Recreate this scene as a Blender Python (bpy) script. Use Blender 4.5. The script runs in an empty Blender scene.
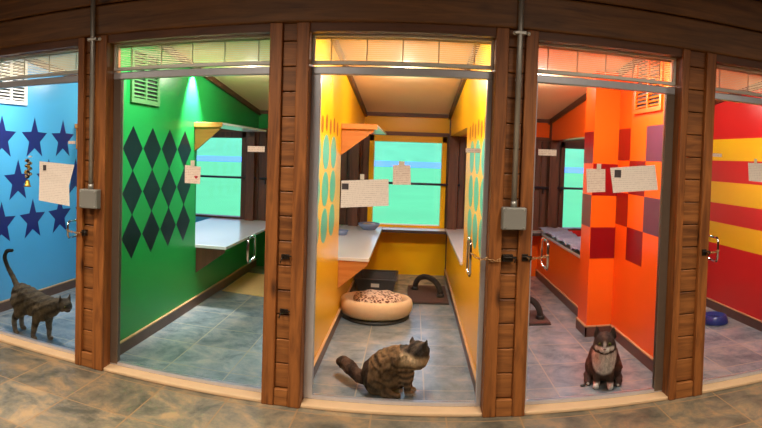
import bpy, bmesh, math, random
from mathutils import Vector, Matrix, noise
random.seed(7)
PI = math.pi
scene = bpy.context.scene
COL = scene.collection

# ------------------------------------------------------------------ materials
def lin(c):
    out = []
    for v in c:
        v /= 255.0
        out.append(v / 12.92 if v <= 0.04045 else ((v + 0.055) / 1.055) ** 2.4)
    return (out[0], out[1], out[2], 1.0)

class NT:
    def __init__(s, name):
        s.m = bpy.data.materials.new(name); s.m.use_nodes = True
        s.t = s.m.node_tree; s.n = s.t.nodes; s.l = s.t.links
        s.b = s.n['Principled BSDF']
    def add(s, typ, **kw):
        n = s.n.new(typ)
        for k, v in kw.items():
            if k in n.inputs: n.inputs[k].default_value = v
            else: setattr(n, k, v)
        return n
    def link(s, a, b): s.l.new(a, b)
    def set(s, **kw):
        for k, v in kw.items(): s.b.inputs[k.replace('_', ' ')].default_value = v
    def coords(s, scale=(1, 1, 1)):
        tc = s.add('ShaderNodeTexCoord'); mp = s.add('ShaderNodeMapping')
        mp.inputs['Scale'].default_value = scale
        s.link(tc.outputs['Object'], mp.inputs['Vector']); return mp.outputs['Vector']
    def mix(s, fac, a, b, mode='MIX'):
        n = s.add('ShaderNodeMix', data_type='RGBA', blend_type=mode)
        for sock, val in ((n.inputs[0], fac), (n.inputs[6], a), (n.inputs[7], b)):
            if hasattr(val, 'is_linked'): s.link(val, sock)
            else: sock.default_value = val
        return n.outputs[2]
    def bump(s, h, strength=0.3, dist=0.01):
        b = s.add('ShaderNodeBump', Strength=strength, Distance=dist)
        s.link(h, b.inputs['Height']); s.link(b.outputs['Normal'], s.b.inputs['Normal'])

def plain(name, col, rough=0.5, metal=0.0, noise=0.12, nscale=8.0):
    t = NT(name); t.set(Roughness=rough, Metallic=metal)
    n = t.add('ShaderNodeTexNoise', Scale=nscale, Detail=3.0)
    t.link(t.coords(), n.inputs['Vector'])
    c = lin(col); d = tuple(v * (1 - noise) for v in c[:3]) + (1,); e = tuple(min(1, v * (1 + noise)) for v in c[:3]) + (1,)
    t.link(t.mix(n.outputs['Fac'], d, e), t.b.inputs['Base Color'])
    return t.m

def paint(name, col, rough=0.32):
    t = NT(name); t.set(Roughness=rough); t.b.inputs['Specular IOR Level'].default_value = .28
    n = t.add('ShaderNodeTexNoise', Scale=2.5, Detail=4.0); t.link(t.coords(), n.inputs['Vector'])
    c = lin(col)
    t.link(t.mix(n.outputs['Fac'], tuple(v * .94 for v in c[:3]) + (1,), tuple(min(1, v * 1.06) for v in c[:3]) + (1,)), t.b.inputs['Base Color'])
    n2 = t.add('ShaderNodeTexNoise', Scale=120.0, Detail=2.0); t.link(t.coords(), n2.inputs['Vector'])
    t.bump(n2.outputs['Fac'], 0.06, 0.004)
    return t.m

def wood(name, dark, light, axis='Z', rough=0.5, knots=True):
    t = NT(name); t.set(Roughness=rough)
    sc = {'X': (1.2, 16, 16), 'Y': (16, 1.2, 16), 'Z': (16, 16, 1.2)}[axis]
    ks = {'X': (2.2, 6, 6), 'Y': (6, 2.2, 6), 'Z': (6, 6, 2.2)}[axis]
    geo = t.add('ShaderNodeNewGeometry')
    v = t.coords(sc)
    off = t.add('ShaderNodeVectorMath', operation='ADD')
    t.link(v, off.inputs[0])
    mul = t.add('ShaderNodeMath', operation='MULTIPLY'); mul.inputs[1].default_value = 37.0
    t.link(geo.outputs['Random Per Island'], mul.inputs[0]); t.link(mul.outputs[0], off.inputs[1])
    n = t.add('ShaderNodeTexNoise', Scale=1.6, Detail=6.0, Roughness=0.62, Distortion=0.7)
    t.link(off.outputs[0], n.inputs['Vector'])
    r = t.add('ShaderNodeValToRGB'); t.link(n.outputs['Fac'], r.inputs['Fac'])
    r.color_ramp.elements[0].position = 0.3; r.color_ramp.elements[0].color = lin(dark)
    r.color_ramp.elements[1].position = 0.72; r.color_ramp.elements[1].color = lin(light)
    col = r.outputs['Color']
    mr = t.add('ShaderNodeMapRange'); mr.inputs[3].default_value = 0.72; mr.inputs[4].default_value = 1.12
    t.link(geo.outputs['Random Per Island'], mr.inputs[0])
    hsv = t.add('ShaderNodeHueSaturation'); t.link(col, hsv.inputs['Color']); t.link(mr.outputs[0], hsv.inputs['Value'])
    col = hsv.outputs['Color']
    if knots:
        vo = t.add('ShaderNodeTexVoronoi', Scale=1.0); t.link(t.coords(ks), vo.inputs['Vector'])
        kr = t.add('ShaderNodeValToRGB'); t.link(vo.outputs['Distance'], kr.inputs['Fac'])
        kr.color_ramp.elements[0].position = 0.05; kr.color_ramp.elements[0].color = (1, 1, 1, 1)
        kr.color_ramp.elements[1].position = 0.16; kr.color_ramp.elements[1].color = (0, 0, 0, 1)
        col = t.mix(kr.outputs['Color'], col, tuple(v * .45 for v in lin(dark)[:3]) + (1,))
    t.link(col, t.b.inputs['Base Color'])
    t.bump(n.outputs['Fac'], 0.25, 0.006)
    return t.m

def tiles(name, cols, mortar, size, off, rough, spec=.5):
    t = NT(name); t.set(Roughness=rough); t.b.inputs['Specular IOR Level'].default_value = spec
    tc = t.add('ShaderNodeTexCoord'); mp = t.add('ShaderNodeMapping')
    mp.inputs['Location'].default_value = (-off[0], -off[1], 0)
    t.link(tc.outputs['Object'], mp.inputs['Vector'])
    br = t.add('ShaderNodeTexBrick', offset=0.0, squash=1.0)
    br.inputs['Scale'].default_value = 1.0
    br.inputs['Brick Width'].default_value = size; br.inputs['Row Height'].default_value = size
    br.inputs['Mortar Size'].default_value = 0.005; br.inputs['Mortar Smooth'].default_value = 0.15
    br.inputs['Color1'].default_value = (0, 0, 0, 1); br.inputs['Color2'].default_value = (1, 1, 1, 1)
    t.link(mp.outputs[0], br.inputs['Vector'])
    n = t.add('ShaderNodeTexNoise', Scale=4.0, Detail=8.0, Roughness=0.7, Distortion=0.35)
    t.link(mp.outputs[0], n.inputs['Vector'])
    r = t.add('ShaderNodeValToRGB'); t.link(n.outputs['Fac'], r.inputs['Fac'])
    e = r.color_ramp.elements
    e[0].position = 0.36; e[0].color = lin(cols[0]); e[1].position = 0.64; e[1].color = lin(cols[2])
    m = e.new(0.5); m.color = lin(cols[1])
    tint = t.mix(0.22, r.outputs['Color'], br.outputs['Color'], 'SOFT_LIGHT')
    t.link(t.mix(br.outputs['Fac'], tint, lin(mortar)), t.b.inputs['Base Color'])
    n2 = t.add('ShaderNodeTexNoise', Scale=14.0, Detail=6.0); t.link(mp.outputs[0], n2.inputs['Vector'])
    t.bump(n2.outputs['Fac'], 0.3, 0.008)
    return t.m

def thin_glass(name, tint=(1, 1, 1), ior=1.45, rough=0.0):
    t = NT(name); t.n.remove(t.b)
    tr = t.add('ShaderNodeBsdfTransparent'); tr.inputs['Color'].default_value = (*tint, 1)
    gl = t.add('ShaderNodeBsdfGlossy'); gl.inputs['Roughness'].default_value = rough
    fr = t.add('ShaderNodeFresnel', IOR=ior); mx = t.add('ShaderNodeMixShader')
    t.link(fr.outputs[0], mx.inputs[0]); t.link(tr.outputs[0], mx.inputs[1]); t.link(gl.outputs[0], mx.inputs[2])
    t.link(mx.outputs[0], t.n['Material Output'].inputs['Surface'])
    return t.m

def spotted(name, base, spot, scale, rough=0.9):
    t = NT(name); t.set(Roughness=rough)
    v = t.add('ShaderNodeTexVoronoi', Scale=scale); t.link(t.coords(), v.inputs['Vector'])
    r = t.add('ShaderNodeValToRGB'); t.link(v.outputs['Distance'], r.inputs['Fac'])
    r.color_ramp.elements[0].position = 0.36; r.color_ramp.elements[0].color = lin(spot)
    r.color_ramp.elements[1].position = 0.5; r.color_ramp.elements[1].color = lin(base)
    t.link(r.outputs['Color'], t.b.inputs['Base Color']); return t.m

def lined_paper(name, col, ink, period, fill=0.35):
    # faint unreadable print: rows of broken thin marks
    t = NT(name); t.set(Roughness=0.7)
    tc = t.add('ShaderNodeTexCoord')
    w = t.add('ShaderNodeTexWave', wave_type='BANDS', bands_direction='Z', Scale=period, Distortion=0.0)
    t.link(tc.outputs['Object'], w.inputs['Vector'])
    mp = t.add('ShaderNodeMapping'); mp.inputs['Scale'].default_value = (60, 1, 20); t.link(tc.outputs['Object'], mp.inputs['Vector'])
    n = t.add('ShaderNodeTexNoise', Scale=2.0, Detail=2.0); t.link(mp.outputs[0], n.inputs['Vector'])
    mu = t.add('ShaderNodeMath', operation='MULTIPLY'); t.link(w.outputs['Fac'], mu.inputs[0]); t.link(n.outputs['Fac'], mu.inputs[1])
    r = t.add('ShaderNodeValToRGB'); t.link(mu.outputs[0], r.inputs['Fac'])
    r.color_ramp.elements[0].position = fill; r.color_ramp.elements[0].color = (0, 0, 0, 1)
    r.color_ramp.elements[1].position = fill + .2; r.color_ramp.elements[1].color = (1, 1, 1, 1)
    t.link(t.mix(r.outputs['Color'], lin(col), lin(ink)), t.b.inputs['Base Color']); return t.m

def fur(name):
    t = NT(name); t.set(Roughness=0.85)
    t.b.inputs['Specular IOR Level'].default_value = 0.15
    a = t.add('ShaderNodeVertexColor', layer_name='Coat')
    n = t.add('ShaderNodeTexNoise', Scale=70.0, Detail=4.0, Roughness=0.7, Distortion=0.6); t.link(t.coords((1, 1, 0.6)), n.inputs['Vector'])
    mr = t.add('ShaderNodeMapRange'); mr.inputs[1].default_value = .3; mr.inputs[2].default_value = .7; mr.inputs[3].default_value = .65; mr.inputs[4].default_value = 1.3
    t.link(n.outputs['Fac'], mr.inputs[0])
    h = t.add('ShaderNodeHueSaturation'); t.link(a.outputs['Color'], h.inputs['Color']); t.link(mr.outputs[0], h.inputs['Value'])
    t.link(h.outputs['Color'], t.b.inputs['Base Color'])
    t.bump(n.outputs['Fac'], 0.6, 0.01)
    return t.m

M = {}
M['post'] = wood('post_timber', (96, 50, 18), (178, 108, 50), 'Z')
M['plank'] = wood('infill_plank_timber', (98, 54, 22), (176, 110, 54), 'X', knots=False)
M['log'] = wood('lintel_log_timber', (88, 54, 26), (142, 94, 50), 'X')
M['board'] = wood('rear_board_timber', (62, 34, 22), (112, 68, 46), 'Z', knots=False)
M['beam'] = wood('dark_trim_timber', (70, 38, 20), (112, 66, 36), 'X', knots=False)
M['ply'] = wood('bracket_plywood', (205, 120, 50), (235, 160, 85), 'X', knots=False)
M['tile_out'] = tiles('corridor_slate_tile', ((84, 82, 72), (124, 114, 96), (168, 138, 102)), (158, 126, 90), 0.43, (0.24, -0.47), 0.42)
M['tile_in'] = tiles('room_slate_tile', ((104, 120, 130), (138, 150, 158), (170, 170, 168)), (172, 168, 156), 0.43, (0.12, 0.38), 0.27, 1.0)
M['sill'] = plain('pale_sill_stone', (222, 186, 146), 0.5, 0, 0.1, 12)
M['base'] = plain('slate_baseboard', (96, 66, 56), 0.45, 0, 0.25, 14)
M['basecap'] = plain('pale_grout_line', (196, 156, 112), 0.6)
M['alu'] = plain('brushed_aluminium', (206, 206, 214), 0.32, 0.55, 0.08, 30)
M['alu_d'] = plain('dull_aluminium', (128, 112, 98), 0.4, 0.6, 0.1, 30)
M['chrome'] = plain('chrome', (215, 215, 220), 0.12, 1.0, 0.03)
M['galv'] = plain('galvanised_conduit', (176, 172, 165), 0.4, 0.7, 0.08)
M['box'] = plain('grey_box_enamel', (138, 136, 130), 0.5, 0.2, 0.08)
M['white'] = plain('white_plastic', (226, 222, 214), 0.45, 0, 0.04)
M['blind'] = plain('pale_blind_slat', (236, 230, 215), 0.5, 0, 0.03)
t = NT('pale_blind_slat'); t.set(Roughness=.5); t.b.inputs['Base Color'].default_value = lin((236, 228, 212))
tl = t.add('ShaderNodeBsdfTranslucent'); tl.inputs['Color'].default_value = lin((236, 226, 206)); mx = t.add('ShaderNodeMixShader'); mx.inputs[0].default_value = .5
t.link(t.b.outputs[0], mx.inputs[1]); t.link(tl.outputs[0], mx.inputs[2]); t.link(mx.outputs[0], t.n['Material Output'].inputs['Surface'])
M['blind'] = t.m
M['lam'] = plain('white_laminate', (222, 222, 226), 0.22, 0, 0.04)
M['edge'] = plain('dark_ledge_edging', (70, 52, 48), 0.4)
M['black'] = plain('black_plastic', (26, 26, 28), 0.5, 0, 0.2)
M['iron'] = plain('dark_iron', (50, 42, 36), 0.45, 0.7, 0.2)
M['brass'] = plain('brass', (206, 160, 70), 0.3, 0.9, 0.1)
M['chain'] = plain('chain_bronze', (190, 150, 105), 0.35, 0.8, 0.1)
M['glass'] = thin_glass('door_glass', (0.985, 0.99, 0.985), 1.24)
M['wglass'] = thin_glass('window_glass', (0.98, 1, 0.99), 1.4)
M['paperA'] = lined_paper('printed_notice_paper', (244, 230, 218), (216, 200, 190), 26)
M['paperB'] = lined_paper('small_card_paper', (244, 224, 208), (206, 172, 160), 30)
M['tape'] = plain('clear_tape', (226, 214, 196), 0.3, 0, 0.03)
M['ink'] = plain('dark_print', (70, 62, 64), 0.7, 0, 0.5, 90)
M['redink'] = plain('red_heart_print', (190, 40, 60), 0.7)
M['rail'] = plain('dark_steel_rail', (70, 74, 92), 0.35, 0.5)
M['ceil'] = plain('tan_ceiling', (242, 208, 158), 0.7, 0, 0.04)
M['bedf'] = plain('bed_plush', (248, 212, 172), 0.95, 0, 0.1, 40)
M['leop'] = spotted('leopard_plush', (236, 206, 180), (112, 66, 48), 38)
M['pan'] = plain('charcoal_pan_plastic', (62, 62, 66), 0.45, 0, 0.08)
M['mat'] = plain('brown_carpet_base', (92, 66, 60), 0.95, 0, 0.25, 90)
M['bristle'] = plain('dark_bristle', (38, 32, 30), 0.9, 0, 0.5, 160)
M['ceram'] = plain('blue_grey_ceramic', (126, 140, 176), 0.25, 0, 0.08)
M['brownc'] = plain('brown_dish', (150, 112, 92), 0.35, 0, 0.12)
M['bluebowl'] = plain('blue_bowl_plastic', (34, 52, 130), 0.3, 0, 0.08)
M['blanket'] = plain('grey_blue_blanket', (150, 160, 190), 0.95, 0, 0.3, 30)
M['rope'] = spotted('black_white_rope', (40, 34, 30), (200, 170, 130), 60)
M['fur'] = fur('cat_fur')
M['eye'] = plain('cat_eye', (120, 130, 60), 0.1); M['pupil'] = plain('cat_pupil', (10, 10, 10), 0.1)
M['nose'] = plain('cat_nose', (120, 70, 64), 0.4)
M['whisker'] = plain('whisker_white', (225, 220, 215), 0.5)
M['plaster'] = plain('corridor_brown_wall', (104, 76, 52), 0.8, 0, 0.06)
M['lawn'] = plain('bright_lawn', (82, 186, 112), 0.9, 0, 0.16, 0.35)
M['pond'] = plain('blue_pond', (70, 140, 235), 0.5, 0, 0.05, 0.05)
M['hedge'] = plain('far_tree_leaves', (98, 188, 132), 0.9, 0, 0.22, 0.14)
P = {
    'blue': paint('sky_blue_paint', (88, 180, 226)), 'star': paint('navy_star_paint', (38, 44, 108)),
    'green': paint('green_paint', (30, 152, 72)), 'dgreen': paint('dark_diamond_paint', (10, 26, 32)),
    'yellow': paint('yellow_paint', (248, 184, 14)), 'teal': paint('teal_diamond_paint', (96, 182, 160)),
    'tip': paint('brown_tip_paint', (150, 92, 30)),
    'orange': paint('orange_paint', (248, 108, 22)), 'dred': paint('dark_red_check_paint', (134, 18, 24)),
    'purple': paint('purple_check_paint', (104, 62, 84)),
    'red': paint('red_paint', (214, 46, 46)), 'stripe': paint('yellow_stripe_paint', (255, 216, 44)),
}

# ------------------------------------------------------------------ mesh builder
OFF = {}; ICO = {}
class MB:
    def __init__(s): s.bm = bmesh.new()
    def face(s, pts, mi=0):
        f = s.bm.faces.new([s.bm.verts.new(p) for p in pts]); f.material_index = mi; return s
    def box(s, x0, x1, y0, y1, z0, z1, mi=0, bev=0.0):
        r = bmesh.ops.create_cube(s.bm, size=1.0)
        for v in r['verts']:
            v.co = Vector(((x0 + x1) / 2 + v.co.x * (x1 - x0), (y0 + y1) / 2 + v.co.y * (y1 - y0), (z0 + z1) / 2 + v.co.z * (z1 - z0)))
        fs = set(f for v in r['verts'] for f in v.link_faces)
        for f in fs: f.material_index = mi
        if bev:
            es = list(set(e for f in fs for e in f.edges))
            q = bmesh.ops.bevel(s.bm, geom=es, offset=bev, segments=2, affect='EDGES', profile=0.5)
            for f in q['faces']: f.material_index = mi
        return s
    def prism(s, pts, d, mi=0):
        d = Vector(d); a = [s.bm.verts.new(p) for p in pts]; b = [s.bm.verts.new(Vector(p) + d) for p in pts]
        n = len(pts); fs = [s.bm.faces.new(a), s.bm.faces.new(b[::-1])]
        for i in range(n): fs.append(s.bm.faces.new((a[i], b[i], b[(i + 1) % n], a[(i + 1) % n])))
        for f in fs: f.material_index = mi
        return s
    def tube(s, pts, r, n=10, mi=0, closed=False):
        pts = [Vector(p) for p in pts]; rr = r if isinstance(r, (list, tuple)) else [r] * len(pts)
        rings = []; N = len(pts); up = None
        for i, p in enumerate(pts):
            if closed: t = pts[(i + 1) % N] - pts[i - 1]
            else: t = pts[min(i + 1, N - 1)] - pts[max(i - 1, 0)]
            t.normalize()
            if up is None: up = Vector((0, 0, 1)) if abs(t.z) < .9 else Vector((1, 0, 0))
            a = t.cross(up).normalized(); b = a.cross(t).normalized(); up = b
            rings.append([s.bm.verts.new(p + a * math.cos(2 * PI * k / n) * rr[i] + b * math.sin(2 * PI * k / n) * rr[i]) for k in range(n)])
        for i in range(N if closed else N - 1):
            A, B = rings[i], rings[(i + 1) % N]
            for k in range(n):
                f = s.bm.faces.new((A[k], A[(k + 1) % n], B[(k + 1) % n], B[k])); f.smooth = True; f.material_index = mi
        if not closed:
            for R in (rings[0], rings[-1][::-1]):
                f = s.bm.faces.new(R); f.material_index = mi
        return s
    def lathe(s, prof, c, n=28, mi=0, sx=1, sy=1, fn=None):
        c = Vector(c); rings = []
        for r, z in prof:
            rings.append([s.bm.verts.new(c + Vector((max(r, 1e-4) * sx * math.cos(2 * PI * k / n), max(r, 1e-4) * sy * math.sin(2 * PI * k / n), z + (fn(k / n, r) if fn else 0)))) for k in range(n)])
        for A, B in zip(rings, rings[1:]):
            for k in range(n):
                f = s.bm.faces.new((A[k], A[(k + 1) % n], B[(k + 1) % n], B[k])); f.smooth = True; f.material_index = mi
        for R in (rings[0][::-1], rings[-1]):
            f = s.bm.faces.new(R); f.material_index = mi
        return s
    def ball(s, c, r, mi=0, sub=2, rot=None):
        if not isinstance(r, (tuple, list)): r = (r, r, r)
        if sub not in ICO:
            q = bmesh.new(); bmesh.ops.create_icosphere(q, subdivisions=sub, radius=1.0); q.verts.index_update()
            ICO[sub] = ([v.co.copy() for v in q.verts], [[v.index for v in f.verts] for f in q.faces]); q.free()
        vs_, fs_ = ICO[sub]; R = rot or Matrix.Identity(3); c = Vector(c)
        nv = [s.bm.verts.new(c + R @ Vector((p.x * r[0], p.y * r[1], p.z * r[2]))) for p in vs_]
        for q in fs_:
            f = s.bm.faces.new([nv[i] for i in q]); f.smooth = True; f.material_index = mi
        return s
    def build(s, name, mats, parent=None, bevel=0):
        me = bpy.data.meshes.new(name)
        bmesh.ops.recalc_face_normals(s.bm, faces=s.bm.faces)
        off = OFF.get(parent.name, Vector()) if parent else Vector()
        if off.length: bmesh.ops.translate(s.bm, verts=s.bm.verts, vec=-off)
        s.bm.to_mesh(me); s.bm.free()
        for m in (mats if isinstance(mats, (list, tuple)) else [mats]): me.materials.append(m)
        o = bpy.data.objects.new(name, me); COL.objects.link(o)
        if parent: o.parent = parent; OFF[o.name] = off
        if bevel:
            b = o.modifiers.new('Bevel', 'BEVEL'); b.width = bevel; b.segments = 2; b.limit_method = 'ANGLE'
        return o

def tag(o, label=None, cat=None, group=None, kind=None):
    if label: o['label'] = label
    if cat: o['category'] = cat
    if group: o['group'] = group
    if kind: o['kind'] = kind
    return o
def thing(name, loc, label=None, cat=None, group=None, kind=None):
    o = bpy.data.objects.new(name, None); COL.objects.link(o); o.location = loc; o.empty_display_size = .05
    OFF[o.name] = Vector(loc)
    return tag(o, label, cat, group, kind)
def struct(o): o['kind'] = 'structure'; return o

# ------------------------------------------------------------------ layout numbers (metres)
YD = 0.12            # door plane
YO = 1.70            # where each partition's pass-through opening begins
YB = 3.90            # rear wall
def ceil_z(y): return 2.03 + 0.115 * (3.88 - y)
CZ0 = ceil_z(0.2)
ROOM = {'blue': (-3.4, -2.15), 'green': (-2.0, -0.82), 'yellow': (-0.62, 0.46), 'orange': (0.70, 1.75), 'red': (1.88, 3.1)}
WIN = {'blue': (-3.06, -2.22), 'green': (-1.84, -0.98), 'yellow': (-0.49, 0.365), 'orange': (0.72, 1.50), 'red': (1.96, 2.82)}

# ------------------------------------------------------------------ floors, corridor shell, ceilings
struct(MB().box(-6, 6, -5.5, 0.05, -0.12, 0.0).build('floor', M['tile_out']))
struct(MB().box(-3.6, 3.3, 0.05, 4.1, -0.12, 0.0).build('floor_rooms', M['tile_in']))
struct(MB().box(-6.1, 6.1, -5.6, 0.2, 3.0, 3.1).build('ceiling', M['plaster']))
struct(MB().box(-6.1, 6.1, -5.6, -5.5, -0.12, 3.0).build('wall_corridor_back', M['plaster']))
struct(MB().box(-6.1, -6.0, -5.5, 0.2, -0.12, 3.0).build('wall_corridor_left', M['plaster']))
struct(MB().box(6.0, 6.1, -5.5, 0.2, -0.12, 3.0).build('wall_corridor_right', M['plaster']))
def roof(x0, x1, name):
    b = MB(); y0, y1 = 0.15, 4.1
    b.prism([(x0, y0, ceil_z(y0)), (x1, y0, ceil_z(y0)), (x1, y1, ceil_z(y1)), (x0, y1, ceil_z(y1))], (0, 0, 0.12))
    return struct(b.build(name, M['ceil']))
edges = [-3.6, -2.075, -0.72, 0.58, 1.815, 3.3]
for (n, _), a, b in zip(ROOM.items(), edges, edges[1:]): roof(a, b, 'ceiling_' + n)

# front facade above the openings: stacked logs, then solid log walls beyond both ends
lg = MB()
for z0, z1 in ((2.25, 2.447), (2.453, 2.66), (2.666, 2.83), (2.836, 3.0)):
    lg.box(-6, 6, 0.0, 0.2, z0, z1, 0, 0.012)
struct(lg.build('wall_front_lintel', M['log']))
for nm, x0, x1 in (('wall_front_left', -6, -3.36), ('wall_front_right', 3.06, 6)):
    b = MB(); z = 0
    while z < 2.2:
        b.box(x0, x1, 0.0, 0.2, z, min(z + .19, 2.245), 0, 0.012); z += .196
    struct(b.build(nm, M['log']))

# ------------------------------------------------------------------ timber posts
def post(x0, x1, sl, sr, label, rec=0.028):
    t = thing('timber_post', ((x0 + x1) / 2, 0.1, 0), label, 'post', 'timber posts between the doors')
    MB().box(x0, x0 + sl, 0.0, 0.2, 0, 2.25, 0, 0.006).build('stile', M['post'], t)
    MB().box(x1 - sr, x1, 0.0, 0.2, 0, 2.25, 0, 0.006).build('stile', M['post'], t)
    b = MB(); z = 0.105
    while z < 2.24:
        b.box(x0 + sl, x1 - sr, rec, 0.17, z, min(z + .141, 2.25), 0, 0.005); z += 0.146
    b.build('infill_planks', M['plank'], t)
    MB().box(x0 + sl, x1 - sr, 0.006, 0.17, 0, 0.1, 0, 0.006).build('foot_block', M['plank'], t)
    return t
PA = post(-2.165, -1.94, 0.05, 0.085, 'knotty timber post between the blue room and the green room')
PB = post(-0.845, -0.61, 0.075, 0.075, 'knotty timber post between the green room and the yellow room')
PC = post(0.452, 0.70, 0.075, 0.075, 'timber post between the yellow room and the orange room, grey box on its front')
PD = post(1.632, 1.878, 0.05, 0.07, 'timber post between the orange checked room and the red striped room')

# thresholds
for i, (a, b) in enumerate(((-3.36, -2.165), (-1.94, -0.845), (-0.61, 0.452), (0.70, 1.632), (1.878, 3.06)), 1):
    struct(MB().box(a, b, 0.012, 0.11, 0, 0.022, 0, 0.006).build('trim_%d' % i, M['sill']))
    struct(MB().box(a, b, 0.02, 0.2, 2.2, 2.252).build('trim_%d' % (i + 5), M['beam']))

# ------------------------------------------------------------------ doors, transoms, blinds
def d_pull(b, x, y0, dy, z0, z1, r=0.008):
    b.tube([(x, y0, z0), (x, y0 + dy * .8, z0), (x, y0 + dy, z0 + .02), (x, y0 + dy, z1 - .02), (x, y0 + dy * .8, z1), (x, y0, z1)], r, 8)
def door(n, x0, x1, side, hx, hz, lab, stl, str_, stl_m, str_m, name):
    t = thing('door_%d' % n, ((x0 + x1) / 2, YD, 0), 'glass door of the %s room in a slim metal frame' % name, None, None, 'structure')
    MB().box(x0, x0 + stl, YD - .02, YD + .02, .03, 1.965, 0, .004).build('stile', M[stl_m], t)
    MB().box(x1 - str_, x1, YD - .02, YD + .02, .03, 1.965, 0, .004).build('stile', M[str_m], t)
    MB().box(x0, x1, YD - .022, YD + .022, 1.965, 2.012, 0, .006).build('top_rail', M['alu'], t)
    MB().box(x0, x1, YD - .018, YD + .018, .022, .045, 0, .004).build('bottom_rail', M['alu'], t)
    MB().box(x0 + stl, x1 - str_, YD - .003, YD + .003, .045, 1.965).build('glass_pane', M['glass'], t)
    b = MB(); d_pull(b, hx, YD - .004, -.075, *hz); d_pull(b, hx, YD + .004, .075, *hz)
    tag(b.build('handle', M['chrome'], t), 'chrome pull handle on both faces of the glass')
    if lab:
        s = MB().box(lab[0], lab[1], YD - .0045, YD - .003, lab[2], lab[3]).build('sticker', M['paperB'], t)
    w = thing('window_%d' % n, ((x0 + x1) / 2, YD, 2.02), 'transom over the %s room door' % name, None, None, 'structure')
    f = MB()
    f.box(x0, x1, YD - .02, YD + .02, 2.024, 2.044, 0, .003).box(x0, x1, YD - .015, YD + .015, 2.19, 2.2)
    f.box(x0, x0 + .014, YD - .015, YD + .015, 2.044, 2.19).box(x1 - .014, x1, YD - .015, YD + .015, 2.044, 2.19)
    f.build('window_frame', M['white'], w)
    MB().box(x0 + .014, x1 - .014, YD - .002, YD + .002, 2.044, 2.19).build('pane', M['glass'], w)
    v = thing('venetian_blind', ((x0 + x1) / 2, YD + .045, 2.05), 'thin pale venetian blind behind the transom glass above the %s room door' % name, 'blind', 'blinds in the transoms')
    yb = YD + .045
    MB().box(x0 + .01, x1 - .01, yb - .012, yb + .012, 2.182, 2.2).build('head_rail', M['blind'], v)
    MB().box(x0 + .01, x1 - .01, yb - .009, yb + .009, 2.046, 2.056, 0, .003).build('bottom_rail', M['blind'], v)
    sl = MB(); k = 0; z = 2.066
    while z < 2.18:
        a = math.radians(-12); dy, dz = .0078 * math.cos(a), .0078 * math.sin(a)
        sl.prism([(x0 + .012, yb - dy, z - dz), (x0 + .012, yb, z + .0012), (x0 + .012, yb + dy, z + dz), (x0 + .012, yb, z + .0004)], (x1 - x0 - .024, 0, 0)); z += .0118
    sl.build('slats', M['blind'], v)
    cn = 5
    for i in range(cn):
        x = x0 + (i + .5) * (x1 - x0) / cn
        MB().box(x - .004, x + .004, yb - .010, yb - .0092, 2.05, 2.19).build('ladder_tape', M['blind'], v)
door(1, -3.36, -2.165, 'r', -2.262, (.87, .985), (-2.319, -2.258, 1.531, 1.552), .03, .025, 'alu', 'alu_d', 'blue')
door(2, -1.94, -.845, 'r', -.96, (.83, .975), (-.999, -.89, 1.498, 1.533), .06, .022, 'alu_d', 'alu', 'green')
door(3, -.61, .452, 'r', .352, (.815, 1.02), (.309, .399, 1.532, 1.558), .055, .03, 'alu', 'alu', 'yellow')
door(4, .70, 1.632, 'l', .812, (.855, 1.02), (.747, .86, 1.532, 1.57), .028, .06, 'alu', 'alu_d', 'orange')
door(5, 1.878, 3.06, 'l', 1.972, (.872, 1.03), (1.944, 2.017, 1.577, 1.60), .03, .03, 'alu_d', 'alu', 'red')

# ------------------------------------------------------------------ room walls
def side_wall(name, x, xc, base, pats=(), mats=None, opening=True, low_x=None, y0=.2, YO=YO):
    """painted face at x, slab back at xc; pats = list of (polygon of (y,z), material index)"""
    b = MB(); a, c = min(x, xc), max(x, xc)
    def slab(ya, yb, za, zb0, zb1, x_=None):
        p, q = (a, c) if x_ is None else (min(x_, xc), max(x_, xc))
        b.prism([(p, ya, za), (p, yb, za), (p, yb, zb1), (p, ya, zb0)], (q - p, 0, 0))
    if opening:
        slab(y0, YO, 0, ceil_z(y0), ceil_z(YO))
        slab(YO, YB, 0, .568, .568, low_x)
        slab(YO, YB, 1.765, ceil_z(YO), ceil_z(YB))
    else:
        slab(y0, YB, 0, ceil_z(y0), ceil_z(YB))
    s = 1 if x > xc else -1
    for poly, mi in pats:
        b.prism([(x - s * .0004, y, z) for y, z in poly], (s * .0016, 0, 0), mi)
    o = struct(b.build('wall_' + name, mats or P[base]))
    return o
def baseboard(name, x, s, y0, y1):
    b = MB(); a, c = sorted((x, x + s * .014))
    b.box(a, c, y0, y1, 0, .085, 0)
    a, c = sorted((x, x + s * .018)); b.box(a, c, y0, y1, .085, .096, 1)
    struct(b.build('baseboard_' + name, [M['base'], M['basecap']]))

# blue room, stars on its left wall
def star(y, z, R):
    p = []
    for i in range(10):
        r = R if i % 2 == 0 else R * .42; a = PI / 2 + i * PI / 5
        p.append((y + r * math.cos(a), z + r * math.sin(a)))
    return p
stars = [(star(y, z, .208), 1) for y, z in ((.14, 1.585), (.615, 1.585), (1.09, 1.585), (1.56, 1.585), (.37, 1.185), (.845, 1.185), (1.32, 1.185), (1.8, 1.185), (.14, .80), (.615, .80), (1.07, .80), (1.52, .80), (2.0, .80))]
stars = [s for s in stars if min(p[0] for p in s[0]) > .2]
side_wall('blue_left', -3.4, -3.55, 'blue', stars, [P['blue'], P['star']], opening=False)
side_wall('blue_right', -2.15, -2.076, 'blue', YO=1.77)
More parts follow.
